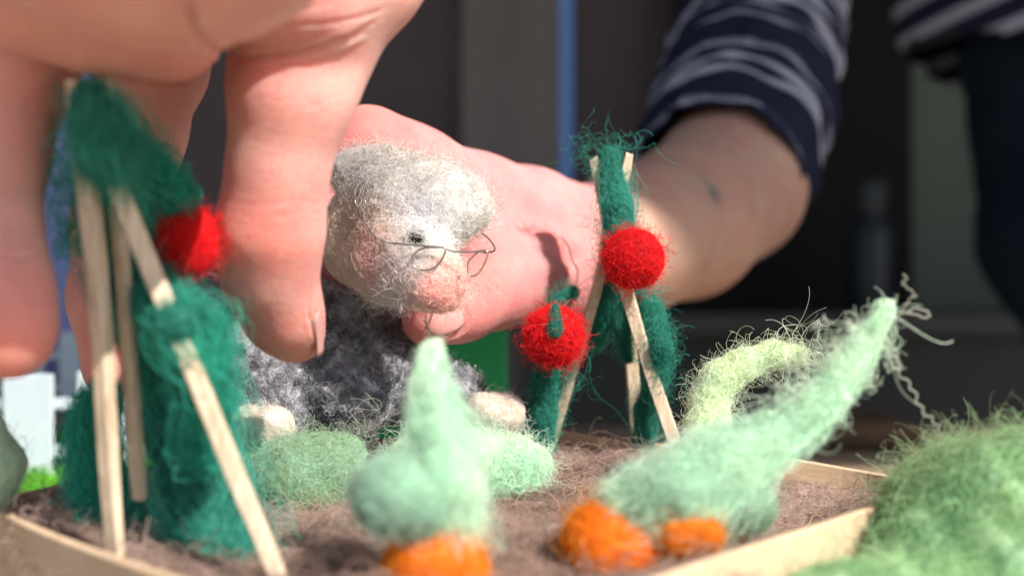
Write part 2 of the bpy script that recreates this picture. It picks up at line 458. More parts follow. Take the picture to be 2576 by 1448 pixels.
# bottle on the cabinet
def lathe(prof, c, n=24):
    V = []; Q = []
    for r_, z in prof:
        for j in range(n):
            t_ = 2 * math.pi * j / n; V.append((c[0] + r_ * math.cos(t_), c[1] + r_ * math.sin(t_), c[2] + z))
    for i in range(len(prof) - 1):
        for j in range(n): Q.append((i * n + j, i * n + (j + 1) % n, (i + 1) * n + (j + 1) % n, (i + 1) * n + j))
    return np.array(V), Q
bc = np.array([P(2190, 0, 1.85)[0], 1.85, a[2]])
bt = thing("bottle", "dark blue bottle with pale cap on the cabinet", "bottle", bc)
V, Q = lathe([(.001, 0), (.034, .001), (.036, .01), (.036, .13), (.03, .15), (.022, .16), (.022, .17)], bc)
mesh("body", V, Q, plain("dark_blue_plastic", (.005, .009, .015), .5, .5), bt)
V, Q = lathe([(.023, .165), (.026, .17), (.027, .215), (.022, .222), (.0005, .223)], bc)
mesh("cap", V, Q, plain("grey_cap", (.018, .022, .024), .6, .5), bt)

# table
tb = thing("table", "pale wooden table under the miniature garden", "table", (0, .2, -.76))
tw = wood_mat("table_wood", (.34, .26, .19), (.26, .19, .13), axis=0, scale=6, stretch=.1)
box("tabletop", (-.55, -.35, -.03), (.50, .60, 0), tw, tb, bev=.003)
for sx in (-.5, .42):
    for sy in (-.3, .52): box("leg", (sx, sy, -.76), (sx + .05, sy + .05, -.0305), tw, tb)

# artificial grass mat, left behind
gm = plain("green_mat", (.13, .40, .03), .95, .1, 300, .35, bmp=.002)
gg = thing("grass_mat", "bright green artificial grass mat under the white fence", "mat", (-.25, .42, 0))
mo = box("backing", (-.36, .30, .001), (-.10, .50, .006), gm, gg, bev=.002)
rs(3); n = 14000
px = R.uniform(-.36, -.10, n); py = R.uniform(.30, .50, n)
pp = np.zeros((n, 4, 3)); dx = R.normal(0, .0016, n); dy = R.normal(0, .0016, n)
for k_ in range(4):
    pp[:, k_] = np.stack([px + dx * (k_ / 3) ** 1.5, py + dy * (k_ / 3) ** 1.5, .0055 + .0045 * k_ / 3 + 0 * px], 1)
f_ = strands("blades", pp, .00012, np.array([.15, .46, .03]) * R.uniform(.6, 1.3, (n, 1)), gg)
f_['kind'] = 'stuff'
# fences
wp = plain("white_painted_wood", (.52, .57, .64), .6, .3, 120, .05, bmp=.0004)
def fence(xs, y, z0, h, wd, label):
    t_ = thing("picket_fence", label, "fence", (np.mean(xs), y, z0))
    for x in xs:
        rr = random.Random(int(x * 9999))
        hh = h * (1 + rr.uniform(-.02, .02))
        V = np.array([(x - wd / 2, y, z0), (x + wd / 2, y, z0), (x + wd / 2, y, z0 + hh - .02 * wd), (x, y, z0 + hh), (x - wd / 2, y, z0 + hh - .02 * wd)])
        V = np.concatenate([V, V + [0, .0022, 0]])
        Fc = [(0, 1, 2, 3, 4), (9, 8, 7, 6, 5)] + [(i, i + 5, (i + 1) % 5 + 5, (i + 1) % 5) for i in range(5)]
        o = mesh("picket", V, Fc, wp, t_, smooth=False); md = o.modifiers.new('b', 'BEVEL'); md.width = .0004
    for zz in (.3, .72):
        box("rail", (min(xs) - wd, y + .0023, z0 + h * zz - .002), (max(xs) + wd * .8, y + .0045, z0 + h * zz + .002), wp, t_)
    return t_
x0 = P(68, 0, .405)[0]
fence([x0 - .029, x0, x0 + .0275], .405, .002, .042, .0185, "white wooden picket fence standing on the green mat, nearer one")
fence([P(u, 0, .56)[0] for u in (-60, 80, 176, 290)], .56, .012, .040, .0115, "white picket fence behind the brown bed, farther one")
box_ = box("planting_bed", (-.36, .515, .0005), (-.12, .545, .014), plain("brown_felt", (.16, .10, .07), .95, .1, 300, .3, bmp=.001), bev=.003)
tag(box_, "low brown bed between the grass mat and rear fence", "bed")
# lavender board
lv = plain("lavender_board_paint", (.21, .25, .50), .7, .3, 8, .08)
ld = .585
q0 = P(40, 946, ld); q1 = P(228, 190, ld)
lb = box("board", (q0[0] - .10, ld, q0[2]), (q1[0], ld + .006, q1[2] + .10), lv); tag(lb, "lavender blue board seen between the fingers at left", "board")
lf = box("board_stand", (q0[0] - .10, ld - .01, .0005), (q1[0], ld + .012, q0[2] - .0005), black, bev=.001); tag(lf, "black strip carrying the lavender board", "stand")
# green box behind doll
gb = box("box", (P(905, 0, .41)[0], .41, .0005), (P(1276, 0, .41)[0], .45, P(0, 815, .41)[2]), plain("vivid_green_card", (.02, .30, .10), .6, .3, 30, .06), bev=.001)
tag(gb, "vivid green box behind the doll and hands", "box")
# small brown pot behind the bush
bp = box("wooden_block", (P(2060, 0, .5)[0], .50, .0005), (P(2330, 0, .5)[0], .56, P(0, 1062, .5)[2]), plain("brown_wood", (.10, .06, .035), .8, .2, 40, .2), bev=.006)
tag(bp, "blurred dark brown block behind the green bush", "block")

# ------------------------------------------------------------------ tray
H = .04
rim = [(-.30, 3.15), (-1.23, 3.81), (-2.38, 5.05), (-2.30, 5.62), (-1.75, 6.4), (-.95, 7.3), (-.15, 8.0), (.30, 7.72), (.80, 7.23), (1.55, 6.93), (2.26, 6.55), (2.22, 5.8), (1.42, 4.75), (.555, 3.81), (.1, 3.3)]
rim = spline([(x * H, y * H) for x, y in rim], 10, True)
RIMZ = .035
def loop_wall(rim, th, z0, z1):
    n = len(rim); T = np.roll(rim, -1, 0) - np.roll(rim, 1, 0); T /= np.linalg.norm(T, axis=1)[:, None]
    Nn = np.stack([T[:, 1], -T[:, 0]], 1)
    c = rim.mean(0)
    if ((rim - c) * Nn).sum() < 0: Nn = -Nn
    inn = rim - Nn * th
    zt = z1 + .0004 * np.sin(np.arange(n) * .21) - .0050 * np.exp(-((rim[:, 0] - .092) / .03) ** 2 - ((rim[:, 1] - .262) / .035) ** 2)
    rings = [(rim, np.full(n, z0)), (rim, zt - .0003), (rim - Nn * .0003, zt), (inn + Nn * .0003, zt), (inn, zt - .0003), (inn, np.full(n, z0))]
    V = np.concatenate([np.column_stack([a_, z_]) for a_, z_ in rings])
    Q = []
    for k_ in range(6):
        k2 = (k_ + 1) % 6
        for i in range(n):
            j = (i + 1) % n; Q.append((k_ * n + i, k_ * n + j, k2 * n + j, k2 * n + i))
    return V, Q
cen = rim.mean(0)
ty = thing("tray", "thin pale plywood tray filled with brown wool soil", "tray", (cen[0], cen[1], .0005))
V, Q = loop_wall(rim, .0016, .0008, RIMZ); mesh("wall", V, Q, M['tray'], ty, smooth=False)
V = np.column_stack([cen + (rim - cen) * .985, np.full(len(rim), .0015)]); mesh("base", V, [tuple(range(len(V)))], M['tray'], ty)

# soil: brown wool bed
def inside(x, y, sc=1.0):
    poly = cen + (rim - cen) * sc; c = np.zeros(len(x), bool); j = len(poly) - 1
    for i in range(len(poly)):
        xi, yi = poly[i]; xj, yj = poly[j]
        m_ = ((yi > y) != (yj > y)) & (x < (xj - xi) * (y - yi) / (yj - yi + 1e-12) + xi); c ^= m_; j = i
    return c
def soilz(x, y):
    p = np.column_stack([x, y, 0 * x])
    z = .0285 + .0014 * wob(p, .03, 5) + .0007 * wob(p, .011, 6)
    z += .008 * np.exp(-(((x + .079) / .012) ** 2 + ((y - .21) / .018) ** 2))
    z += .0025 * np.exp(-(((x - .036) / .016) ** 2 + ((y - .275) / .018) ** 2))
    z += .006 * np.exp(-(((x + .035) / .03) ** 2 + ((y - .22) / .02) ** 2)) * 0
    z -= .012 * np.exp(-(((x - .066) / .020) ** 2 + ((y - .236) / .03) ** 2))
    return z
xs = np.arange(rim[:, 0].min(), rim[:, 0].max(), .0012); ys = np.arange(rim[:, 1].min(), rim[:, 1].max(), .0012)
X, Y = np.meshgrid(xs, ys, indexing='ij'); X = X.ravel(); Y = Y.ravel()
ins = inside(X, Y, .975); id_ = -np.ones(len(X), int); id_[ins] = np.arange(ins.sum())
nx, ny = len(xs), len(ys); I = np.arange(nx * ny).reshape(nx, ny)
q = np.stack([I[:-1, :-1], I[1:, :-1], I[1:, 1:], I[:-1, 1:]], -1).reshape(-1, 4); q = id_[q]; q = q[(q >= 0).all(1)]
V = np.column_stack([X[ins], Y[ins], soilz(X[ins], Y[ins])])
def soilcol(V):
    w_ = wob(V * [1, 1, 0], .02, 12); w_ = np.clip(.5 + .4 * w_, 0, 1)[:, None]
    return (1 - w_) * np.array([.33, .23, .185]) + w_ * np.array([.48, .36, .305])
sc_ = soilcol(V)
soil = mesh("soil", V, q, M['core'], None, col=sc_, org=(cen[0], cen[1], .02)); tag(soil, "brown loose wool standing in for soil inside the tray", "soil", kind='stuff')
rs(11); Nn = normals(V, q)
pk = 1 / (V[:, 1] - .02) ** 1.2
def addf(parent, V, Nn, col, n, name='fibres', rad=.00004, **kw):
    pts, i = fuzz(V, Nn, n, **kw)
    return strands(name, pts, rad * R.uniform(.6, 1.5, n), col[i] * R.uniform(.8, 1.35, (n, 1)), parent)
addf(soil, V, Nn, sc_, 52000, L=.007, K=9, lift=.0009, curl=.0016, drop=9, pick=pk, fly=.06, flyk=3, rad=.000032)
addf(soil, V, Nn, sc_ * 1.3, 2500, L=.016, K=14, lift=.003, curl=.003, drop=9, pick=pk, fly=.1, flyk=1.5, rad=.00004)

rs(43)  # thin airy fringe and long loose fibres
def roving(name, pts, n, L, col, parent, rad=.00005, spread=1.0, K=12, wav=.0012, seed=5):
    rs(seed); path = spline([list(P(u, v, d)) + [r * d / F] for u, v, d, r in pts], 16)
    m_ = len(path); s0 = R.uniform(-.1, 1.0, n) * (m_ - 1)
    ln = L * R.uniform(.5, 1.4, n) * (m_ - 1); th = R.uniform(0, 6.28, n); rr = np.clip(np.abs(R.normal(0, .62, n)), 0, 1.6) * spread; tw = R.normal(0, 1.2, n)
    if callable(col): col = col(path[np.clip((s0 + ln / 2).astype(int), 0, m_ - 1), :3])
    pts_ = np.zeros((n, K, 3)); ph = R.uniform(0, 6.28, (n, 3)); fr = R.uniform(3, 9, (n, 3))
    for k_ in range(K):
        t_ = k_ / (K - 1); s = np.clip(s0 + ln * t_, 0, m_ - 1.001); i = s.astype(int); f = (s - i)[:, None]
        c = path[i] * (1 - f) + path[i + 1] * f
        a_ = th + tw * t_
        off = np.stack([np.cos(a_), np.sin(a_) * .8, np.sin(a_ * .7 + 1)], 1)
        pts_[:, k_] = c[:, :3] + off * (c[:, 3] * rr)[:, None] + wav * np.sin(ph + fr * t_)
    return strands(name, pts_, rad * R.uniform(.6, 1.4, n), col * R.uniform(.7, 1.5, (n, 1)), parent)

# ------------------------------------------------------------------ tripods
def stick(a, b_, w_, parent, seed, th=.75):
    """split wooden stick: slightly bent, uneven, rectangular section"""
    r = np.random.default_rng(seed); n = 22
    ax = (b_ - a); L = np.linalg.norm(ax); ax = ax / L
    s = np.cross(ax, [r.normal() * .3, 1, 0]); s /= np.linalg.norm(s); f = np.cross(ax, s)
    rot = r.uniform(-.35, .35); s, f = s * math.cos(rot) + f * math.sin(rot), f * math.cos(rot) - s * math.sin(rot)
    V = []; c1, c2 = r.normal(size=2) * .0006
    sec = [(-1, -.8), (-.8, -1), (.8, -1), (1, -.8), (1, .8), (.8, 1), (-.8, 1), (-1, .8)]
    wn = [np.convolve(r.normal(size=n + 6), np.ones(5) / 5, 'same')[3:3 + n] for _ in range(8)]
    for i in range(n):
        t_ = i / (n - 1); c = a + ax * L * t_ + s * c1 * math.sin(t_ * 3.1) + f * c2 * math.sin(t_ * 5)
        ws = w_ * (.92 + .1 * math.sin(t_ * 2.5 + seed)) * (.75 + .25 * min(1, t_ * 20) if i < 2 else 1)
        for j, (p, q_) in enumerate(sec):
            V.append(c + s * p * ws / 2 * (1 + .10 * wn[j][i]) + f * q_ * ws * th / 2 * (1 + .14 * wn[(j + 3) % 8][i]) + ax * (wn[j][0] * .0008 if i == 0 else 0))
    Q = [tuple(range(8))[::-1], tuple((n - 1) * 8 + j for j in range(8))]
    for i in range(n - 1):
        for j in range(8): Q.append((i * 8 + j, i * 8 + (j + 1) % 8, (i + 1) * 8 + (j + 1) % 8, (i + 1) * 8 + j))
    o = mesh("stick", V, Q, M['stick'], parent, smooth=False); return o
def st(parent, u0, v0, d0, u1, v1, d1, w_, seed, down=.004, **kw):
    a, b_ = P(u0, v0, d0), P(u1, v1, d1); e = (b_ - a) / np.linalg.norm(b_ - a); return stick(a, b_ + e * down, w_, parent, seed, **kw)
TEAL = np.array([.028, .31, .225])
def tealf(V):
    w_ = np.clip(.5 + .5 * wob(V, .008, 31), 0, 1)[:, None]
    return (1 - w_) * TEAL * .75 + w_ * np.array([.08, .48, .37])
tr = thing("stick_tripod", "near tripod of pale split sticks wound with teal wool, under the hovering palm", "plant support", P(330, 1400, .18), "stick tripods with felt tomatoes")
st(tr, 186, 205, .172, 300, 1400, .183, .0031, 1)
st(tr, 190, 225, .175, 712, 1460, .172, .0031, 2)
st(tr, 256, 172, .176, 350, 1195, .187, .0027, 3, down=.004)
vi = thing("vine", None, None, (0, 0, 0)); vi.parent = tr; vi.location = (0, 0, 0)
def vine(parent, specs, n, seed, **kw):
    kw = dict(dict(vox=.0009, L=.014, lift=.0009, curl=.004, rad=.00005, fly=.10, flyk=2.6, drop=.03, shrink=.88, bumpy=.0006, K=10), **kw)
    groups = [chain(s) for s in specs]; halo = kw.pop('halo')
    o = felt("vine", None, tealf, parent, n, groups=groups, seed=seed, **kw)[0]
    for j, sp in enumerate(specs): roving("loose_fibres", sp, int(halo * .6 * sum(p[3] for p in sp) / 400), .35, lambda p: tealf(p) * 1.1, o, rad=.00003, spread=.98, wav=.0007, seed=seed + 100 + j, K=11)
    return o
bpy.data.objects.remove(vi)
vine(tr, [
    [(226, 250, .172, 30), (244, 315, .170, 58), (268, 385, .173, 72), (300, 480, .187, 84), (310, 600, .191, 78), (335, 700, .191, 76), (380, 800, .191, 70)],
    [(305, 640, .191, 48), (345, 715, .189, 58), (400, 770, .183, 46), (448, 808, .175, 34), (495, 860, .190, 62), (512, 950, .196, 58)],
    [(360, 800, .197, 56), (440, 930, .196, 88), (462, 1080, .195, 100), (505, 1230, .193, 108), (535, 1380, .190, 116), (560, 1500, .188, 120)],
    [(270, 1000, .215, 38), (240, 1110, .215, 52), (265, 1220, .212, 60), (330, 1290, .205, 66)],
], 22000, 41, k=.004, flowmix=.85, shrink=.56, halo=9000)
roving("wisp", [(235, 240, .18, 20), (330, 380, .184, 40), (395, 450, .188, 40), (460, 515, .192, 24)], 2600, .5, TEAL * 1.25, tr, seed=44)
roving("wisp", [(180, 240, .178, 20), (150, 350, .18, 40), (165, 470, .184, 45), (200, 600, .186, 30)], 80, .6, TEAL * 1.5, tr, wav=.003, seed=45)
roving("wisp", [(225, 990, .20, 25), (215, 1080, .20, 45), (230, 1200, .20, 60), (280, 1290, .2, 60)], 1800, .5, TEAL * 1.5, tr, seed=46)
roving("wisp", [(440, 780, .175, 60), (510, 880, .178, 70), (520, 1000, .18, 60), (520, 1100, .182, 60)], 2200, .5, TEAL * 1.3, tr, seed=47)

tr2 = thing("stick_tripod", "rear tripod of pale sticks wound with teal wool, in front of the wrist", "plant support", P(1590, 1120, .29), "stick tripods with felt tomatoes")
st(tr2, 1583, 388, .280, 1393, 1085, .296, .0030, 4)
st(tr2, 1548, 425, .292, 1606, 1112, .300, .0034, 5)
st(tr2, 1494, 398, .285, 1708, 1132, .277, .0033, 6)
vine(tr2, [
    [(1535, 390, .284, 20), (1543, 450, .281, 28), (1553, 520, .279, 42), (1556, 580, .279, 40), (1545, 640, .286, 30), (1530, 720, .291, 34), (1510, 800, .294, 28), (1495, 860, .296, 14)],
    [(1585, 600, .284, 24), (1600, 700, .29, 18), (1640, 790, .284, 26), (1662, 880, .279, 26), (1650, 950, .281, 22), (1625, 1030, .287, 28), (1618, 1130, .285, 26)],
    [(1440, 735, .282, 16), (1400, 770, .276, 18), (1390, 900, .278, 16), (1372, 960, .28, 30), (1365, 1040, .28, 32), (1372, 1110, .278, 20)],
    [(1555, 760, .292, 12), (1565, 820, .290, 18), (1580, 900, .288, 10)],
], 15000, 51, vox=.0007, L=.008, lift=.0009, curl=.0022, rad=.000042, drop=.02, fly=.14, flyk=3, shrink=.55, bumpy=.0004, flowmix=.5, halo=5000)
def loops(name, cen_, spread, n, r0, col, parent, rad=.00004, seed=0, K=16):
    """open curly fibres standing off in loops"""
    rs(seed); c = cen_[R.integers(0, len(cen_), n)] + R.normal(size=(n, 3)) * spread
    a_ = R.normal(size=(n, 3)); a_ /= np.linalg.norm(a_, axis=1)[:, None]; b2 = np.cross(a_, R.normal(size=(n, 3))); b2 /= np.linalg.norm(b2, axis=1)[:, None]
    r = r0 * R.uniform(.4, 1.5, n)[:, None]; tot = R.uniform(2.5, 9, n)[:, None]; dr = R.normal(size=(n, 3)) * r0 * 2
    pts = np.stack([c + r * (np.cos(tot * t_) * a_ + np.sin(tot * t_) * b2) + dr * t_ for t_ in np.linspace(0, 1, K)], 1)
    return strands(name, pts, rad * R.uniform(.7, 1.2, n), col * R.uniform(.7, 1.4, (n, 1)), parent)
loops("curl", spline([P(1460, 400, .284), P(1490, 360, .284), P(1540, 365, .284), P(1590, 360, .284)], 10), .0012, 55, .0022, TEAL * .9, tr2, seed=52)
loops("curl", spline([P(1490, 560, .28), P(1620, 640, .28), P(1650, 800, .28), P(1680, 950, .28)], 10), .0015, 90, .0016, TEAL * 1.3, tr2, seed=53)
loops("curl", spline([P(1440, 740, .28), P(1420, 900, .28), P(1470, 980, .29)], 10), .002, 50, .0016, TEAL * 1.1, tr2, seed=54)
strands("loose_thread", np.concatenate([squiggle([P(1495, 870, .293), P(1475, 930, .295), P(1440, 1000, .297), P(1418, 1070, .3)], 3, .0001, 40, 1),
        squiggle([P(1480, 930, .293), P(1500, 990, .29), P(1550, 1030, .29), P(1580, 1070, .29)], 8, .00012, 40, 2)]), .00009, TEAL * 2, tr2)

# tomatoes
RED = np.array([.80, .012, .018])
def tomato(u, v, d, rpx, sq, label, n, seed, stem=True, L=.005):
    c = P(u, v, d); r = rpx * d / F
    t_ = thing("felt_tomato", label, "tomato", c - [0, 0, r], "felt tomatoes on the tripods")
    segs = [(c + [0, 0, -(sq - 1) * r], c + [0, 0, (sq - 1) * r + 1e-6], r * .97, r * .97)]
    felt("flesh", segs, lambda V: RED * (1 + .15 * wob(V, .004, seed))[:, None], t_, n, vox=.0005, L=L, lift=.0007, curl=.0014, rad=.000042, flow=False, drop=r, fly=.10, flyk=2.8, seed=seed, bumpy=.00022, wl=.004)
    if stem:
        s_ = [(c + [.0002, -r * .55, r * .95], c + [0, -r * .93, r * .25], .0006, .0016)]
        felt("stalk", s_, TEAL * .9, t_, 500, vox=.0004, L=.004, lift=.0006, curl=.0012, rad=.00004, seed=seed + 1, drop=.005, bumpy=.0001)
    return t_
tomato(468, 603, .193, 68, 1.25, "red felt tomato beside the hanging thumb on the near tripod", 5200, 61, stem=False)
tomato(1594, 650, .271, 74, 1.0, "upper red felt tomato high on the rear tripod", 7000, 63, stem=False)
tomato(1394, 845, .266, 73, 1.0, "lower red felt tomato with a green stalk on the rear tripod", 7000, 65)

# ------------------------------------------------------------------ vegetables
MINT = np.array([.60, .84, .67]); PALE = np.array([.80, .93, .76]); OLV_SHADE = np.array([.42, .55, .32])
def two(a_, b_, wl, s, p=.5):
    def f(V):
        w_ = np.clip(p + .55 * wob(V, wl, s), 0, 1)[:, None]; return (1 - w_) * a_ + w_ * b_
    return f
ORA = np.array([1.0, .38, .02])
def veg(name, label, cat, loc, group=None): return thing(name, label, cat, loc, group)
soft = dict(vox=.0009, L=.008, lift=.0006, curl=.003, rad=.00004, fly=.06, drop=.02, shrink=.88)
c1 = veg("felt_carrot", "orange felt carrot nearest the camera with one upright leaf and a round leaf", "carrot", P(1095, 1500, .166), "felt carrots in the wool soil")
felt("root", chain([(1098, 1436, .168, 134), (1110, 1520, .168, 120)]), two(ORA * .85, ORA * 1.15, .006, 3), c1, 7000, seed=71, **soft)
felt("leaf", None, two(MINT, PALE, .01, 4), c1, 12000, seed=72, groups=[chain([(1115, 1320, .168, 50), (1125, 1225, .168, 84), (1105, 1085, .171, 48), (1080, 985, .174, 28), (1086, 890, .177, 14)])], **dict(soft, shrink=.7))
roving("loose_fibres", [(1115, 1320, .168, 50), (1125, 1225, .168, 92), (1105, 1085, .171, 52), (1080, 985, .174, 32), (1086, 885, .177, 14)], 9000, .45, two(MINT, PALE, .01, 4), c1, rad=.00003, wav=.0009, seed=170)
felt("leaf", chain([(985, 1245, .163, 100), (1050, 1270, .165, 70), (1080, 1330, .167, 40)]), two(MINT * .8, MINT, .012, 5), c1, 6000, seed=73, **soft)
c2 = veg("felt_carrot", "orange felt carrot right of centre with a long mint leaf reaching up right", "carrot", P(1530, 1400, .186), "felt carrots in the wool soil")
felt("root", chain([(1520, 1358, .184, 102), (1610, 1385, .184, 82), (1680, 1420, .186, 40)]), two(ORA * .85, ORA * 1.15, .006, 6), c2, 7000, seed=74, **soft)
felt("leaf", None, two(MINT * .95, PALE, .014, 7), c2, 26000, seed=75, groups=[chain([(1565, 1270, .184, 56), (1700, 1230, .183, 82), (1820, 1165, .186, 66), (1930, 1105, .190, 42), (2040, 1030, .193, 32), (2125, 925, .196, 26), (2190, 835, .198, 14), (2222, 785, .198, 5)])],
     **dict(soft, fly=.10, flyk=3.5, shrink=.74))
roving("loose_fibres", [(1565, 1270, .184, 60), (1700, 1230, .183, 84), (1820, 1165, .186, 68), (1930, 1105, .190, 42), (2040, 1030, .193, 32), (2125, 925, .196, 27), (2190, 835, .198, 16), (2226, 775, .198, 8)], 10000, .3, two(MINT, PALE, .014, 7), c2, rad=.00003, wav=.001, seed=171)
felt("leaf", chain([(1800, 1265, .190, 60), (1885, 1275, .192, 62)]), two(OLV_SHADE * .9, MINT * .8, .01, 8), c2, 5000, seed=76, **soft)  # lower lobe in shade: the shade is put into its darker olive tone
c2_edge = spline([P(1880, 1050, .19), P(2000, 960, .192), P(2080, 880, .194), P(2160, 830, .196), P(2220, 800, .197)], 14)
loops("curl", c2_edge, .0009, 60, .0022, PALE, c2, seed=77, rad=.00005)
loops("curl", spline([P(2000, 1120, .19), P(2100, 1030, .192), P(2180, 930, .196), P(2230, 830, .197)], 14), .0008, 50, .0016, PALE, c2, seed=78, rad=.00005)
yarn = [([(2215, 830), (2260, 790), (2300, 790), (2330, 800), (2335, 785), (2300, 775), (2280, 790)], .0),
        ([(2240, 800), (2270, 780), (2290, 750), (2305, 745), (2285, 725), (2270, 712), (2282, 700), (2272, 690)], .0),
        ([(2225, 840), (2240, 880), (2260, 915), (2262, 930), (2240, 910), (2228, 880)], .0),
        ([(2230, 850), (2245, 920), (2290, 970), (2320, 1030), (2360, 1070), (2366, 1110)], .00012),
        ([(2225, 800), (2222, 775), (2224, 750)], .0)]
strands("yarn_end", np.concatenate([squiggle([P(u, v, .197) for u, v in pp_], 9, am + .00008, 60, 90 + i_) for i_, (pp_, am) in enumerate(yarn)]), .00016, np.array([.40, .40, .34]), c2)
c3 = veg("felt_carrot", "small orange felt carrot farther back whose pale leaf bends over to the right", "carrot", P(1725, 1370, .205), "felt carrots in the wool soil")
felt("root", chain([(1705, 1352, .178, 36), (1775, 1345, .178, 32)]), two(ORA * .8, ORA, .006, 9), c3, 3000, seed=79, **soft)
l3 = [(1752, 1160, .235, 58), (1780, 1080, .242, 52), (1785, 1010, .245, 42), (1812, 955, .246, 38), (1870, 918, .247, 30), (1945, 893, .249, 25), (2010, 892, .25, 14)]
felt("leaf", chain(l3), two(PALE, np.array([.86, .92, .66]), .008, 10), c3, 9000, seed=80, vox=.0007, L=.007, lift=.0009, curl=.0017, rad=.000034, fly=.12, flyk=2.5, drop=.02, shrink=.72, flowmix=.5)
cl = spline([P(u, v, d) for u, v, d, r in l3[1:]], 14)
loops("curl", cl, .0013, 150, .0010, np.array([.62, .70, .50]), c3, seed=81, rad=.000048)
loops("curl", spline([P(1930, 880, .249), P(2000, 880, .25), P(2040, 900, .25)], 10), .0016, 75, .0022, np.array([.62, .68, .52]), c3, seed=82, rad=.00005)
# pods
v1 = veg("felt_marrow", "green felt marrow toned with olive shade left of the upright leaf, below the doll's cream foot", "vegetable", P(740, 1290, .234), "felt marrows in front of the doll")
felt("flesh", None, two(OLV_SHADE, MINT * .85, .014, 12, .45), v1, 11000, seed=83, groups=[chain([(605, 1215, .237, 72), (655, 1218, .235, 90), (745, 1216, .232, 104), (818, 1182, .234, 82), (868, 1140, .237, 40)])], vox=.0008, L=.006, lift=.0009, curl=.0016, rad=.00004, fly=.12, drop=.014, flowmix=.3)  # olive mixed into the mint stands for the shaded side
v2 = veg("felt_marrow", "pale mint felt marrow right of the upright leaf, under the doll's sleeve", "vegetable", P(1190, 1270, .24), "felt marrows in front of the doll")
felt("flesh", None, two(PALE, MINT * 1.05, .010, 13, .5), v2, 14000, seed=84, groups=[chain([(1030, 1170, .244, 58), (1100, 1178, .241, 76), (1200, 1185, .239, 88), (1290, 1180, .240, 72), (1345, 1165, .243, 34)])], vox=.0008, L=.006, lift=.0009, curl=.0016, rad=.00004, fly=.12, drop=.014, flowmix=.3)
rs(85)
loops("curl", spline([P(890, 1120, .238), P(900, 1070, .24), P(960, 1060, .242)], 10), .0012, 30, .0024, np.array([.45, .43, .36]), v1, seed=85)
# pale leaf at the left frame edge
v4 = veg("felt_leaf", "blurred pale mint felt leaf at the left edge before the fence", "leaf", P(-10, 1260, .20))
felt("blade", chain([(-20, 1250, .205, 40), (-5, 1170, .205, 52), (-30, 1080, .205, 30)]), two(PALE, PALE * 1.05, .01, 16), v4, 2500, seed=86, **soft)
# bush
GRN = np.array([.26, .48, .25]); GRN2 = np.array([.52, .72, .42])
bu = veg("felt_bush", "large mossy green felt bush at the lower right outside the tray", "bush", (.083, .19, .001))
bo, BV, BN, BC = felt("crown", None, two(GRN, GRN2, .013, 17, .5), bu, 26000, seed=87, groups=[[s] for s in wchain([(.095, .198, .004, .036), (.094, .198, .018, .030)]) + wchain([(.0405, .158, .019, .008), (.0535, .169, .017, .011), (.070, .178, .002, .022), (.078, .184, .008, .023)]) + wchain([(.128, .205, .002, .034), (.121, .20, .016, .030)])],
     k=.012, vox=.0014, bumpy=.0011, wl=.012, L=.010, lift=.0012, curl=.003, rad=.00006, flow=False, fly=.10, flyk=3., drop=.03, shrink=1)
rs(88); up = np.clip(BN[:, 2], 0, 1) ** 3 + 1e-6
pts, i = fuzz(BV, BN, 1700, L=.009, K=12, lift=.0028, curl=.0028, drop=9, fly=.8, flyk=1.25, pick=up * (BV[:, 1] > .19))
strands("flyaway", pts, .000035, np.array([.36, .44, .24]) * R.uniform(.7, 1.4, (1700, 1)), bo)

# ------------------------------------------------------------------ felt doll
doll = thing("felt_doll", "needle-felted old doll in grey knit, white fuzz and pink nose, held by two hands", "doll", P(820, 1110, .262))
def dist2(V, u, v):
    uu = V[:, 0] / V[:, 1] * F + 1288; vv = 724 - (V[:, 2] - CZ) / V[:, 1] * F
    return np.hypot(uu - u, vv - v), uu, vv
def blend(col, w_, c): return col * (1 - w_[:, None]) + np.array(c) * w_[:, None]
SKINF = np.array([.78, .62, .50]); WHT = np.array([1.0, .99, .97]); GRY = np.array([.66, .65, .67]); PNK = np.array([.94, .62, .57])
def headcol(V):
    d_, uu, vv = dist2(V, 0, 0); col = np.tile(SKINF, (len(V), 1)); nz = wob(V, .004, 20) * 18
    g_ = lambda u, v, su, sv: np.clip(1.35 * np.exp(-(((uu + nz - u) / su) ** 2 + ((vv + nz - v) / sv) ** 2)), 0, 1)
    col = blend(col, g_(1120, 520, 160, 150), WHT); col = blend(col, g_(1010, 440, 130, 45), WHT * .92)
    col = blend(col, g_(900, 425, 90, 45), GRY * 1.15); col = blend(col, g_(1060, 545, 65, 45), GRY * 1.3)
    col = blend(col, g_(1010, 680, 85, 55), WHT * .9); col = blend(col, g_(935, 640, 40, 55), PNK)
    col = blend(col, g_(1105, 735, 60, 45), PNK * 1.15); col = blend(col, g_(1000, 750, 40, 28), GRY * 1.3)
    return col
hsegs = [chain([(905, 575, .258, 98), (1010, 540, .253, 118)]), chain([(900, 640, .257, 82), (985, 650, .248, 95)]), chain([(1010, 500, .252, 105), (1100, 520, .249, 100)]),
         chain([(1040, 640, .243, 92), (1078, 685, .2405, 64), (1100, 718, .239, 48), (1122, 736, .238, 30)]), chain([(960, 690, .248, 60), (1040, 705, .243, 52)]), chain([(890, 440, .256, 55), (960, 425, .256, 50)]), chain([(1195, 525, .249, 38), (1150, 500, .251, 50)])]
rs(90)
ho, HV, HN, HC = felt("head", None, headcol, doll, 6000, seed=91, groups=hsegs, k=.004, vox=.0006, bumpy=.00022, wl=.004, L=.0035, lift=.0003, curl=.0014, rad=.000035, flow=False, drop=.014, fly=.04, shrink=.97)
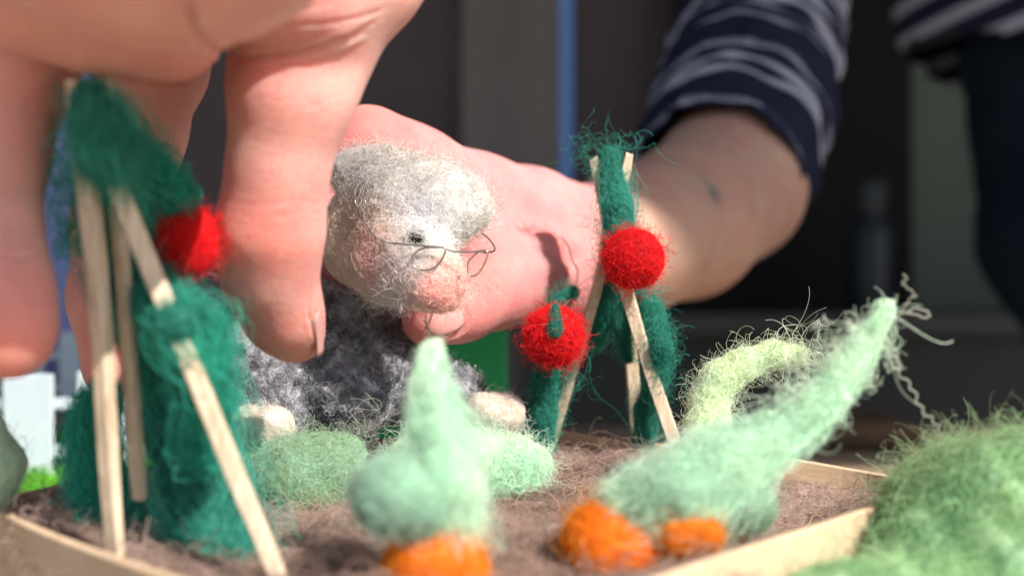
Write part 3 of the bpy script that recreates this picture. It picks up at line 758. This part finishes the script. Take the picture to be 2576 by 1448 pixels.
# fuzzy hair where the wool is white or grey
d_, uu, vv = dist2(HV, 0, 0)
wt = np.clip((HC.mean(1) - .30) * 0 + (np.abs(HC - SKINF).sum(1) > .22), 0, 1).astype(float) * (HN[:, 1] < .5) * np.clip((uu - 880 + (470 - vv).clip(0) * 2) / 90, .03, 1) + .002
rs(92); HS = [s for g_ in hsegs for s in g_]
pts, i = fuzzs(HV, HN, HS, 24000, L=.0065, K=11, lift=.0009, curl=.0013, fly=.10, flyk=2.2, pick=wt)
strands("hair", pts, .000025 * R.uniform(.6, 1.5, 24000), HC[i] * R.uniform(.9, 1.12, (24000, 1)), ho)
rs(93); rimw = ((vv < 470) | (uu > 1150)).astype(float) * (HN[:, 1] < .4) + 1e-5
pts, i = fuzzs(HV, HN, HS, 900, L=.010, K=14, lift=.0022, curl=.0016, fly=.3, flyk=1.3, pick=rimw)
strands("hair", pts, .000036, np.array([.62, .57, .52]) * R.uniform(.8, 1.3, (900, 1)), ho)
def on_surface(u, v):
    dd, _, _ = dist2(HV, u, v); c = np.where(dd < 14)[0]; return HV[c[np.argmin(HV[c, 1])]]
e = on_surface(1052, 596)
felt("eye", [(e + [-.0006, .0002, .0002], e + [.0006, .0002, -.0002], 0.0016, .0014)], np.array([.015, .014, .016]), doll, 260, vox=.0003, L=.003, lift=.0003, curl=.001, rad=.00004, flow=False, drop=.003, seed=94, bumpy=.0001)
# fibres crossing the eye
rs(96); pts, i = fuzz(HV, HN, 25, L=.006, K=11, lift=.0016, curl=.002, drop=.014, fly=.2, pick=(np.exp(-(np.hypot(uu - 1052, vv - 590) / 25) ** 2) * (HN[:, 1] < .2) + 1e-9))
strands("hair", pts, .00004, np.array([.5, .48, .46]), ho)
# knit outfit
body = [chain([(560, 800, .283, 105), (690, 850, .278, 155), (850, 880, .280, 150), (960, 850, .285, 95)]),
        chain([(500, 760, .285, 62), (600, 900, .272, 95)]),
        chain([(640, 900, .268, 110), (680, 1000, .258, 108), (670, 1045, .253, 72)]),
        chain([(820, 930, .268, 110), (870, 1010, .262, 92), (870, 1060, .262, 60)]),
        chain([(950, 900, .274, 80), (1020, 960, .272, 88), (1110, 1000, .276, 82), (1150, 1000, .278, 66)]),
        chain([(850, 790, .276, 60), (930, 810, .276, 60)])]
def knitcol(V):
    a_ = np.clip(.45 + .45 * wob(V, .005, 21) + .3 * wob(V, .0022, 22), 0, 1)[:, None]
    return (1 - a_) * np.array([.16, .16, .175]) + a_ * np.array([.52, .51, .54])
rs(97)
V, Q = implicit(body, .0007, k=.004, kin=.004); Nn = normals(V, Q)
rows = np.sin(V[:, 2] / .0042 * 6.28 + wob(V, .012, 23) * .9) * np.sin((V[:, 0] + .4 * V[:, 1]) / .0036 * 6.28 + wob(V, .012, 24) * .9)
V = V + Nn * (.0010 * rows + .0007 * wob(V, .0035, 25) + .0009 * wob(V, .014, 26))[:, None]
Nn = normals(V, Q); kc = knitcol(V)
knit = mesh("knitted_suit", V, Q, M['core'], doll, col=kc)
front = (Nn[:, 1] < .55).astype(float) + 1e-4
pts, i = fuzzs(V, Nn, [s for g_ in body for s in g_], 34000, L=.0038, K=9, lift=.0006, curl=.0007, fly=.08, flyk=2.2, pick=front)
strands("knit_fibres", pts, .000038 * R.uniform(.6, 1.5, 34000), kc[i] * R.uniform(.7, 1.7, (34000, 1)), knit)
for sp, lb_ in (([(620, 1078, .244, 52), (688, 1076, .241, 52)], "cream felt foot resting on the dull marrow"), ([(1215, 1032, .270, 42), (1272, 1038, .270, 46)], "cream felt foot sticking out at the right")):
    felt("foot", chain(sp), np.array([.92, .84, .76]), doll, 2600, vox=.0006, L=.004, lift=.0005, curl=.0014, rad=.000036, flow=False, drop=.006, seed=98, label=None)

# glasses
gl = thing("wire_glasses", "thin silver wire glasses slipped down the doll's nose", "glasses", P(1080, 640, .236))
def wire(name, pts, closed=False, r=.00021, n=10):
    V, Q = tube(spline(pts, n, closed), r, closed=closed, seg=8); return mesh(name, V, Q, M['wire'], gl)
gd = min(on_surface(u_, v_)[1] for u_, v_ in ((1060, 650), (1100, 640), (1075, 625))) - .0020
def osf(u, v, k=.0013): return P(u, v, on_surface(u, v)[1] - k)
wire("temple", [osf(905, 478), osf(893, 500), osf(905, 540), osf(935, 585), osf(965, 607, .0014), P(1010, 614, gd)])
wire("temple", [osf(905, 478), osf(918, 505), osf(930, 540), osf(938, 580)], r=.00011)
wire("rim", [P(u, v, gd) for u, v in ((1120, 626), (1095, 622), (1060, 626), (1038, 645), (1040, 668), (1062, 679), (1090, 675), (1110, 655))], True)
wire("bridge", [P(u, v, gd + .0001) for u, v in ((1010, 614), (1060, 618), (1110, 622), (1140, 632), (1180, 634), (1220, 630), (1226, 634))], r=.0002)
wire("rim", [P(u, v, gd) for u, v in ((1226, 634), (1222, 655), (1205, 685), (1190, 694), (1178, 688), (1178, 660), (1190, 645), (1205, 633))], True)
wire("temple", [P(1215, 636, gd), P(1240, 632, .237), P(1244, 622, .239), P(1232, 603, .243), P(1213, 587, .247)])

# ------------------------------------------------------------------ hands
def skincol(V, red_spots):
    col = np.tile(np.array([.74, .41, .36]), (len(V), 1))
    col = col * (1 + .04 * wob(V, .012, 33)[:, None] * np.array([.4, 1, 1]))
    for c, r in red_spots:
        w_ = .75 * np.exp(-(np.linalg.norm(V - c, axis=1) / r) ** 2); col = blend(col, w_, (.74, .28, .22))
    return col
def crease(V, Nn, lines, w_=4.0, depth=.0004):
    """press skin creases into the surface along polylines"""
    _, uu, vv = dist2(V, 0, 0); out = V.copy(); vis = Nn[:, 1] < .3
    for ln, ww, dp in lines:
        q_ = spline(ln, 8); best = np.full(len(V), 1e9)
        m_ = (uu > q_[:, 0].min() - 40) & (uu < q_[:, 0].max() + 40) & (vv > q_[:, 1].min() - 40) & (vv < q_[:, 1].max() + 40) & vis
        idx = np.where(m_)[0]; b2 = np.full(len(idx), 1e9); tpar = np.zeros(len(idx))
        for j in range(len(q_) - 1):
            a_, b_ = q_[j], q_[j + 1]; ab = b_ - a_; pu = np.stack([uu[idx], vv[idx]], 1) - a_
            t_ = np.clip(pu @ ab / (ab @ ab + 1e-9), 0, 1); dd = np.linalg.norm(pu - t_[:, None] * ab, axis=1)
            mm = dd < b2; b2[mm] = dd[mm]; tpar[mm] = (j + t_[mm]) / (len(q_) - 1)
        fade = np.clip(np.minimum(tpar, 1 - tpar) * 6, 0, 1)
        out[idx] -= Nn[idx] * (dp * np.exp(-(b2 / ww) ** 2) * fade)[:, None]
        out[idx] += Nn[idx] * (dp * .45 * np.exp(-((b2 - 2.2 * ww) / ww) ** 2) * fade)[:, None]
    return out
def nail(name, c, ln, nr, L, W, curv, parent, mat=None, th=.0003):
    """curved nail plate: c base centre, ln long axis, nr outward normal"""
    ln = ln / np.linalg.norm(ln); nr = nr - (nr @ ln) * ln; nr /= np.linalg.norm(nr); sd = np.cross(ln, nr)
    nu, nv = 15, 15; V = []
    for lay in (0, 1):
        for i in range(nu):
            for j in range(nv):
                a_ = -1 + 2 * i / (nu - 1); b_ = j / (nv - 1)
                hw = W / 2 * (1 - .10 * b_) 
                # rounded base and free edge
                bl = b_ * L + (-(1 - math.sqrt(max(0, 1 - .8 * a_ * a_))) * (b_ - .5) * .9) * W * .5
                ang = a_ * hw / curv
                V.append(c + ln * bl + sd * curv * math.sin(ang) + nr * (curv * (math.cos(ang) - 1) - .10 * L * (b_ - .3) ** 2 - lay * th))
    Q = []
    for i in range(nu - 1):
        for j in range(nv - 1):
            a0 = i * nv + j; Q.append((a0, a0 + nv, a0 + nv + 1, a0 + 1)); o_ = nu * nv; Q.append((o_ + a0, o_ + a0 + 1, o_ + a0 + nv + 1, o_ + a0 + nv))
    for i in range(nu - 1):
        for j in (0, nv - 1):
            a0 = i * nv + j; q_ = (a0, a0 + nv, nu * nv + a0 + nv, nu * nv + a0); Q.append(q_ if j else q_[::-1])
    for j in range(nv - 1):
        for i in (0, nu - 1):
            a0 = i * nv + j; q_ = (a0, a0 + 1, nu * nv + a0 + 1, nu * nv + a0); Q.append(q_[::-1] if i else q_)
    return mesh(name, V, Q, mat or M['nail'], parent)

# near hand, from above (palm towards the camera, thumb right)
h1 = thing("person", "person's left hand reaching down from above, thumb and fingers around the doll", "person", P(700, 0, .2))
thumb = chain([(810, -40, .203, 225), (752, 150, .203, 165), (730, 250, .200, 143), (698, 430, .202, 118), (680, 580, .205, 126), (677, 690, .209, 110), (712, 790, .214, 92), (742, 840, .219, 76)])
thenar = chain([(620, -30, .186, 130), (760, -20, .193, 165), (900, -110, .205, 180), (1000, -260, .212, 190)])
lobe = chain([(60, -40, .165, 170), (250, 10, .172, 165), (400, 60, .178, 130), (440, 80, .181, 115)])
palm = chain([(150, -330, .150, 330), (400, -360, .168, 320), (720, -360, .200, 300), (900, -500, .208, 290)])
palm2 = chain([(150, -150, .165, 240), (400, -180, .178, 230), (650, -200, .192, 230)])
f1 = chain([(60, -60, .182, 170), (32, 150, .183, 152), (-12, 380, .180, 120), (-38, 600, .176, 126), (-20, 740, .172, 138), (15, 830, .169, 126)])
f2 = chain([(430, 0, .200, 130), (400, 170, .218, 112), (350, 330, .228, 108), (300, 560, .232, 108), (280, 750, .231, 98), (285, 925, .229, 78)])
f3 = chain([(-120, -50, .2, 150), (-200, 300, .215, 130), (-230, 560, .22, 120), (-190, 760, .218, 105)])
f4 = chain([(-260, -100, .2, 120), (-360, 200, .21, 105), (-400, 420, .215, 95), (-370, 600, .213, 85)])
arm = wchain([(*P(400, -450, .145), .030), (-.09, .19, .27, .030), (-.15, .24, .42, .038), (-.20, .28, .56, .045)])
V, Q = implicit([thumb, thenar, lobe, palm, palm2, f1, f2, f3, f4, arm], .0008, k=.0035, kin=.0045)
V = relax(V, Q, 10, .6); Nn = normals(V, Q)
lines = [([(583, 146), (700, 140), (800, 120), (930, 75)], 7, .0010), ([(690, 62), (790, 60), (880, 48), (980, 20)], 5, .0004), ([(800, 95), (880, 85), (950, 50)], 4, .0003),
         ([(600, 28), (720, 22), (860, 5)], 4, .0003), ([(476, -10), (480, 40), (505, 95), (575, 142)], 8, .0014), ([(610, 232), (690, 250), (780, 240)], 4, .00015), ([(560, 500), (640, 520), (740, 500), (800, 515)], 5, .00012), ([(570, 530), (660, 545), (770, 530)], 4, .0001),
         ([(300, 196), (400, 212), (480, 205)], 6, .0008), ([(700, 600), (712, 640), (720, 660)], 3, .0002), ([(745, 545), (760, 560), (765, 590)], 3, .0002), ([(805, 560), (790, 575), (775, 580)], 3, .0002),
         ([(780, 240), (830, 200), (880, 190)], 3, .0002), ([(760, 280), (820, 250), (870, 225)], 3, .0002), ([(0, 640), (60, 650), (98, 640)], 6, .0006)]
lines += [([(782, 742), (778, 790), (792, 840), (806, 882)], 3.5, .0006)]
V = crease(V, Nn, lines); Nn = normals(V, Q)
red_spots = [(P(742, 850, .216), .013), (P(15, 860, .165), .012), (P(285, 925, .223), .012), (P(690, 600, .196), .008), (P(470, 110, .185), .010)]  # redder fingertips; the last patch paints the red glow on the palm pad
col = skincol(V, red_spots)
rd = np.zeros((len(V), 4))
for c, ax_, w_ in ((P(-10, 800, .163), (0, 0, 1), .020), (P(240, 930, .222), (0, 0, 1), .016), (P(700, 850, .214), (0, 0, 1), .014)):
    k_ = np.exp(-(np.linalg.norm(V - c, axis=1) / w_) ** 4); m_ = k_ > rd[:, 3]; rd[m_, :3] = (V - c)[m_]; rd[m_, 3] = k_[m_] * .3
hb = mesh("body", V, Q, M['skin'], h1, col=col, ridge=rd)
nc = P(805, 755, .2125)
nail("thumbnail", nc, P(822, 888, .2200) - nc, np.array([1.0, .30, .18]), .0112, .0100, .0056, h1)

# far person: right arm from the right, thumb across the doll, torso and legs behind
h2 = thing("person", "person in a navy and white striped top whose tattooed forearm reaches in from the right", "person", (.47, .95, -.76))
kn = chain([(925, 385, .292, 104), (1040, 450, .300, 120), (1200, 520, .318, 125), (1330, 560, .34, 130), (1480, 610, .385, 125)])
back = chain([(1010, 560, .305, 150), (1150, 590, .312, 150), (1290, 620, .33, 155), (1400, 640, .355, 150), (1500, 640, .39, 150)])
heel = chain([(1250, 700, .300, 100), (1380, 690, .335, 120), (1480, 670, .375, 120)])
fore = chain([(1480, 632, .385, 150), (1590, 605, .425, 178), (1720, 560, .47, 188), (1830, 470, .52, 190), (1880, 300, .58, 185), (1930, 80, .64, 175), (1990, -150, .72, 170)])
thb = chain([(1350, 690, .305, 105), (1240, 725, .286, 94), (1160, 762, .274, 86), (1085, 800, .2645, 76)])
ix = chain([(925, 385, .292, 100), (850, 470, .290, 85), (815, 590, .286, 80), (850, 680, .283, 70)])
mid = chain([(1000, 420, .305, 95), (880, 560, .306, 85), (860, 700, .303, 78), (900, 800, .300, 70)])
rng = chain([(1060, 480, .315, 90), (940, 640, .318, 82), (930, 780, .315, 72), (960, 860, .312, 62)])
lit = chain([(1130, 560, .322, 80), (1030, 720, .322, 70), (1020, 830, .32, 60)])
torso_c = np.array([.46, 1.08, 0])
body_w = wchain([(*P(1990, -150, .72), .045), (.33, .93, .47, .055), (.42, 1.02, .52, .10)])
tors = wchain([(.46, 1.06, .52, .12), (.47, 1.07, .30, .12), (.48, 1.08, .12, .13)])
legs = wchain([(.545, 1.02, .12, .095), (.59, 1.0, -.02, .08), (.555, .98, -.16, .08), (.53, 1.0, -.40, .055), (.53, 1.03, -.72, .045)])
legs2 = wchain([(.65, 1.12, .10, .095), (.70, 1.10, -.3, .065), (.70, 1.12, -.72, .045)])
neck = wchain([(.46, 1.06, .55, .05), (.44, 1.04, .66, .048)]); head_ = wchain([(.43, 1.02, .74, .075), (.43, 1.0, .80, .085)])
V, Q = implicit([kn, back, heel, fore, thb, ix, mid, rng, lit], .0011, k=.008, kin=.006)
# keep the hand fine and the rest of the body coarse, joined under the sleeve
V = relax(V, Q, 2, .5); Nn = normals(V, Q)
lines = [([(1225, 690), (1240, 715), (1262, 735)], 5, .0006), ([(1190, 700), (1210, 740), (1230, 770)], 4, .0004), ([(1150, 752), (1176, 785), (1166, 826), (1128, 850)], 4, .0008), ([(1310, 600), (1400, 640), (1460, 660)], 20, .001)]
V = crease(V, Nn, lines); Nn = normals(V, Q)
col = skincol(V, [(P(1050, 840, .258), .012), (P(925, 350, .285), .014), (P(1200, 700, .27), .012)])
_, uu, vv = dist2(V, 0, 0)
tat = np.exp(-(((uu - 1797) / 16) ** 2 + ((vv - 490 - (uu - 1797) * .5) / 20) ** 2)) + np.exp(-(((uu - 1770) / 26) ** 2 + ((vv - 455 - (uu - 1770) * 1.0) / 9) ** 2)) * .6
tatw = (np.clip(tat, 0, 1) * .8 * (Nn[:, 1] < .2))
mesh("body", V, Q, M['skin2'], h2, col=blend(blend(col * np.array([.88, .72, .80]), np.clip((uu - 1480) / 160, 0, 1), (.52, .33, .25)), tatw, (.13, .18, .20)))  # browner blend up the forearm paints its shade into the skin; tattoo on top
from mathutils.bvhtree import BVHTree
def nail_on(name, V, Q, c, ax_, hl, hw, parent, off=.00035):
    """nail plate laid over the skin: rays from the viewing side find the finger's surface"""
    bv = BVHTree.FromPolygons([tuple(x) for x in V], [tuple(int(i) for i in q_) for q_ in Q]); n = 17
    a_ = np.array(ax_, float); a_ /= np.linalg.norm(a_); b_ = np.array([-a_[1], a_[0]]); o = Vector((0, 0, CZ)); top = []; bot = []
    for i in range(n):
        for j in range(n):
            s_, t_ = -1 + 2 * i / (n - 1), -1 + 2 * j / (n - 1)
            # square to superellipse
            x_ = s_ * math.sqrt(1 - .42 * t_ * t_); y_ = t_ * math.sqrt(1 - .38 * s_ * s_)
            uv = np.array(c) + a_ * x_ * hl + b_ * y_ * hw * (1 - .06 * x_)
            d_ = Vector(P(uv[0], uv[1], 1.0) - np.array(o)); h = bv.ray_cast(o, d_.normalized())
            p_ = np.array(h[0]) if h[0] is not None else P(uv[0], uv[1], .2645)
            nn_ = np.array(h[1]) if h[1] is not None else np.array([0, -1., 0])
            if nn_[1] > 0: nn_ = -nn_
            e_ = max(abs(s_), abs(t_)); top.append(p_ + nn_ * off * (1 - .9 * e_ ** 6)); bot.append(p_ - nn_ * .0005)
    Vn = np.array(top + bot); Fn = []
    for i in range(n - 1):
        for j in range(n - 1):
            k_ = i * n + j; Fn.append((k_, k_ + 1, k_ + n + 1, k_ + n)); m_ = n * n; Fn.append((m_ + k_, m_ + k_ + n, m_ + k_ + n + 1, m_ + k_ + 1))
    m_ = n * n
    for k_ in range(n - 1):
        for a0, a1 in ((k_, k_ + 1), ((n - 1) * n + k_, (n - 1) * n + k_ + 1), (k_ * n, (k_ + 1) * n), (k_ * n + n - 1, (k_ + 1) * n + n - 1)): Fn.append((a0, a1, m_ + a1, m_ + a0))
    return mesh(name, Vn, Fn, M['nail'], parent)
nail_on("thumbnail", V, Q, (1118, 802), (-.88, .45), 50, 40, h2)

# striped top (sleeve and torso) - fabric with woven stripes, rucked in folds
m, t, b = newmat("striped_jersey")
a_ = N(t, 'ShaderNodeAttribute', attribute_name='col'); sx = N(t, 'ShaderNodeSeparateColor'); t.links.new(a_.outputs['Color'], sx.inputs[0])
fr = N(t, 'ShaderNodeMath', operation='FRACT'); t.links.new(sx.outputs[0], fr.inputs[0])
cr = ramp(t, fr.outputs[0], [(0, (.016, .018, .040)), (.56, (.016, .018, .040)), (.62, (.34, .34, .40)), (.94, (.34, .34, .40)), (1, (.016, .018, .040))])
t.links.new(cr, b.inputs['Base Color']); b.inputs['Roughness'].default_value = .9; b.inputs['Specular IOR Level'].default_value = .1
bump(t, b, noise(t, 900, 2), .4, .0006); M['stripe'] = m
def param(V, segs):
    best = np.full(len(V), 1e9); s = np.zeros(len(V)); acc = 0
    for a_, b_, ra, rb in segs:
        ab = b_ - a_; L = np.linalg.norm(ab); t_ = ((V - a_) @ ab) / (L * L); tc = np.clip(t_, 0, 1)
        dd = np.linalg.norm(V - a_ - tc[:, None] * ab, axis=1) - ra
        m_ = dd < best; best[m_] = dd[m_]; s[m_] = acc + tc[m_] * L; acc += L
    return s
sleeve = chain([(1775, 500, .495, 196), (1830, 400, .535, 215), (1868, 270, .58, 218), (1905, 110, .63, 200), (1960, -150, .71, 195)])
slv = sleeve + wchain([(*P(1960, -150, .71), .052), (.33, .93, .47, .062), (.42, 1.03, .50, .11)])
torso = wchain([(.48, 1.06, .50, .135), (.535, 1.07, .30, .135)]) 
V, Q = implicit([slv], .0022, k=.012, kin=.012)
s = param(V, slv); Nn = normals(V, Q)
cut = P(1760, 520, .495); axd = (slv[0][1] - slv[0][0]); axd = axd / np.linalg.norm(axd)
sd = (V - P(1800, 455, .515)) @ (axd * 1.0)
fold = .0011 * np.sin(s / .018 * 6.28 + 2.2 * wob(V, .06, 55)) + .0008 * wob(V, .022, 56)
V = V + Nn * (fold * np.clip((s + .02) / .03, 0.2, 1))[:, None]
sl_at = s / .0150 + .10 * wob(V, .09, 57) + 14 * (V[:, 0] - .2) * 0
keep = sd > -.004 + .004 * wob(V, .05, 58)
kq = keep[Q].all(1); Q = Q[kq]
colr = np.zeros((len(V), 3)); colr[:, 0] = sl_at + 5
cl_ = mesh("sleeve", V, Q, M['stripe'], h2, col=colr); md = cl_.modifiers.new('s', 'SOLIDIFY'); md.thickness = .0015
V, Q = implicit([torso], .006, k=.03, kin=.03); Nn = normals(V, Q)
V = V + Nn * (.006 * wob(V, .12, 60))[:, None]
hemz = .30 - .25 * (V[:, 0] - .44)
keep = V[:, 2] > hemz; Q = Q[keep[Q].all(1)]
colr = np.zeros((len(V), 3)); colr[:, 0] = (V[:, 2] + .35 * (V[:, 0] - .4) * -1 + .0015 * wob(V, .2, 61)) / .030 + 3
o = mesh("striped_top", V, Q, M['stripe'], h2, col=colr); md = o.modifiers.new('s', 'SOLIDIFY'); md.thickness = .003
V, Q = implicit([legs, legs2, wchain([(.56, 1.07, .32, .115), (.585, 1.07, .14, .12)])], .006, k=.04, kin=.03); Nn = normals(V, Q); V = V + Nn * (.003 * wob(V, .05, 62))[:, None]
mesh("jeans", V, Q, plain("dark_denim", (.010, .017, .026), .9, .1, 300, .25, bmp=.001), h2)
V, Q = implicit([neck, head_], .005, k=.03, kin=.02); mesh("head", V, Q, M['skin2'], h2, col=skincol(V, []))
for fx, fy in ((.53, 1.03), (.70, 1.12)):
    V, Q = implicit([wchain([(fx, fy, -.725, .034), (fx - .01, fy - .16, -.735, .025)])], .004, k=.01, kin=.01); mesh("shoe", V, Q, plain("brown_leather", (.10, .05, .025), .5, .4), h2)
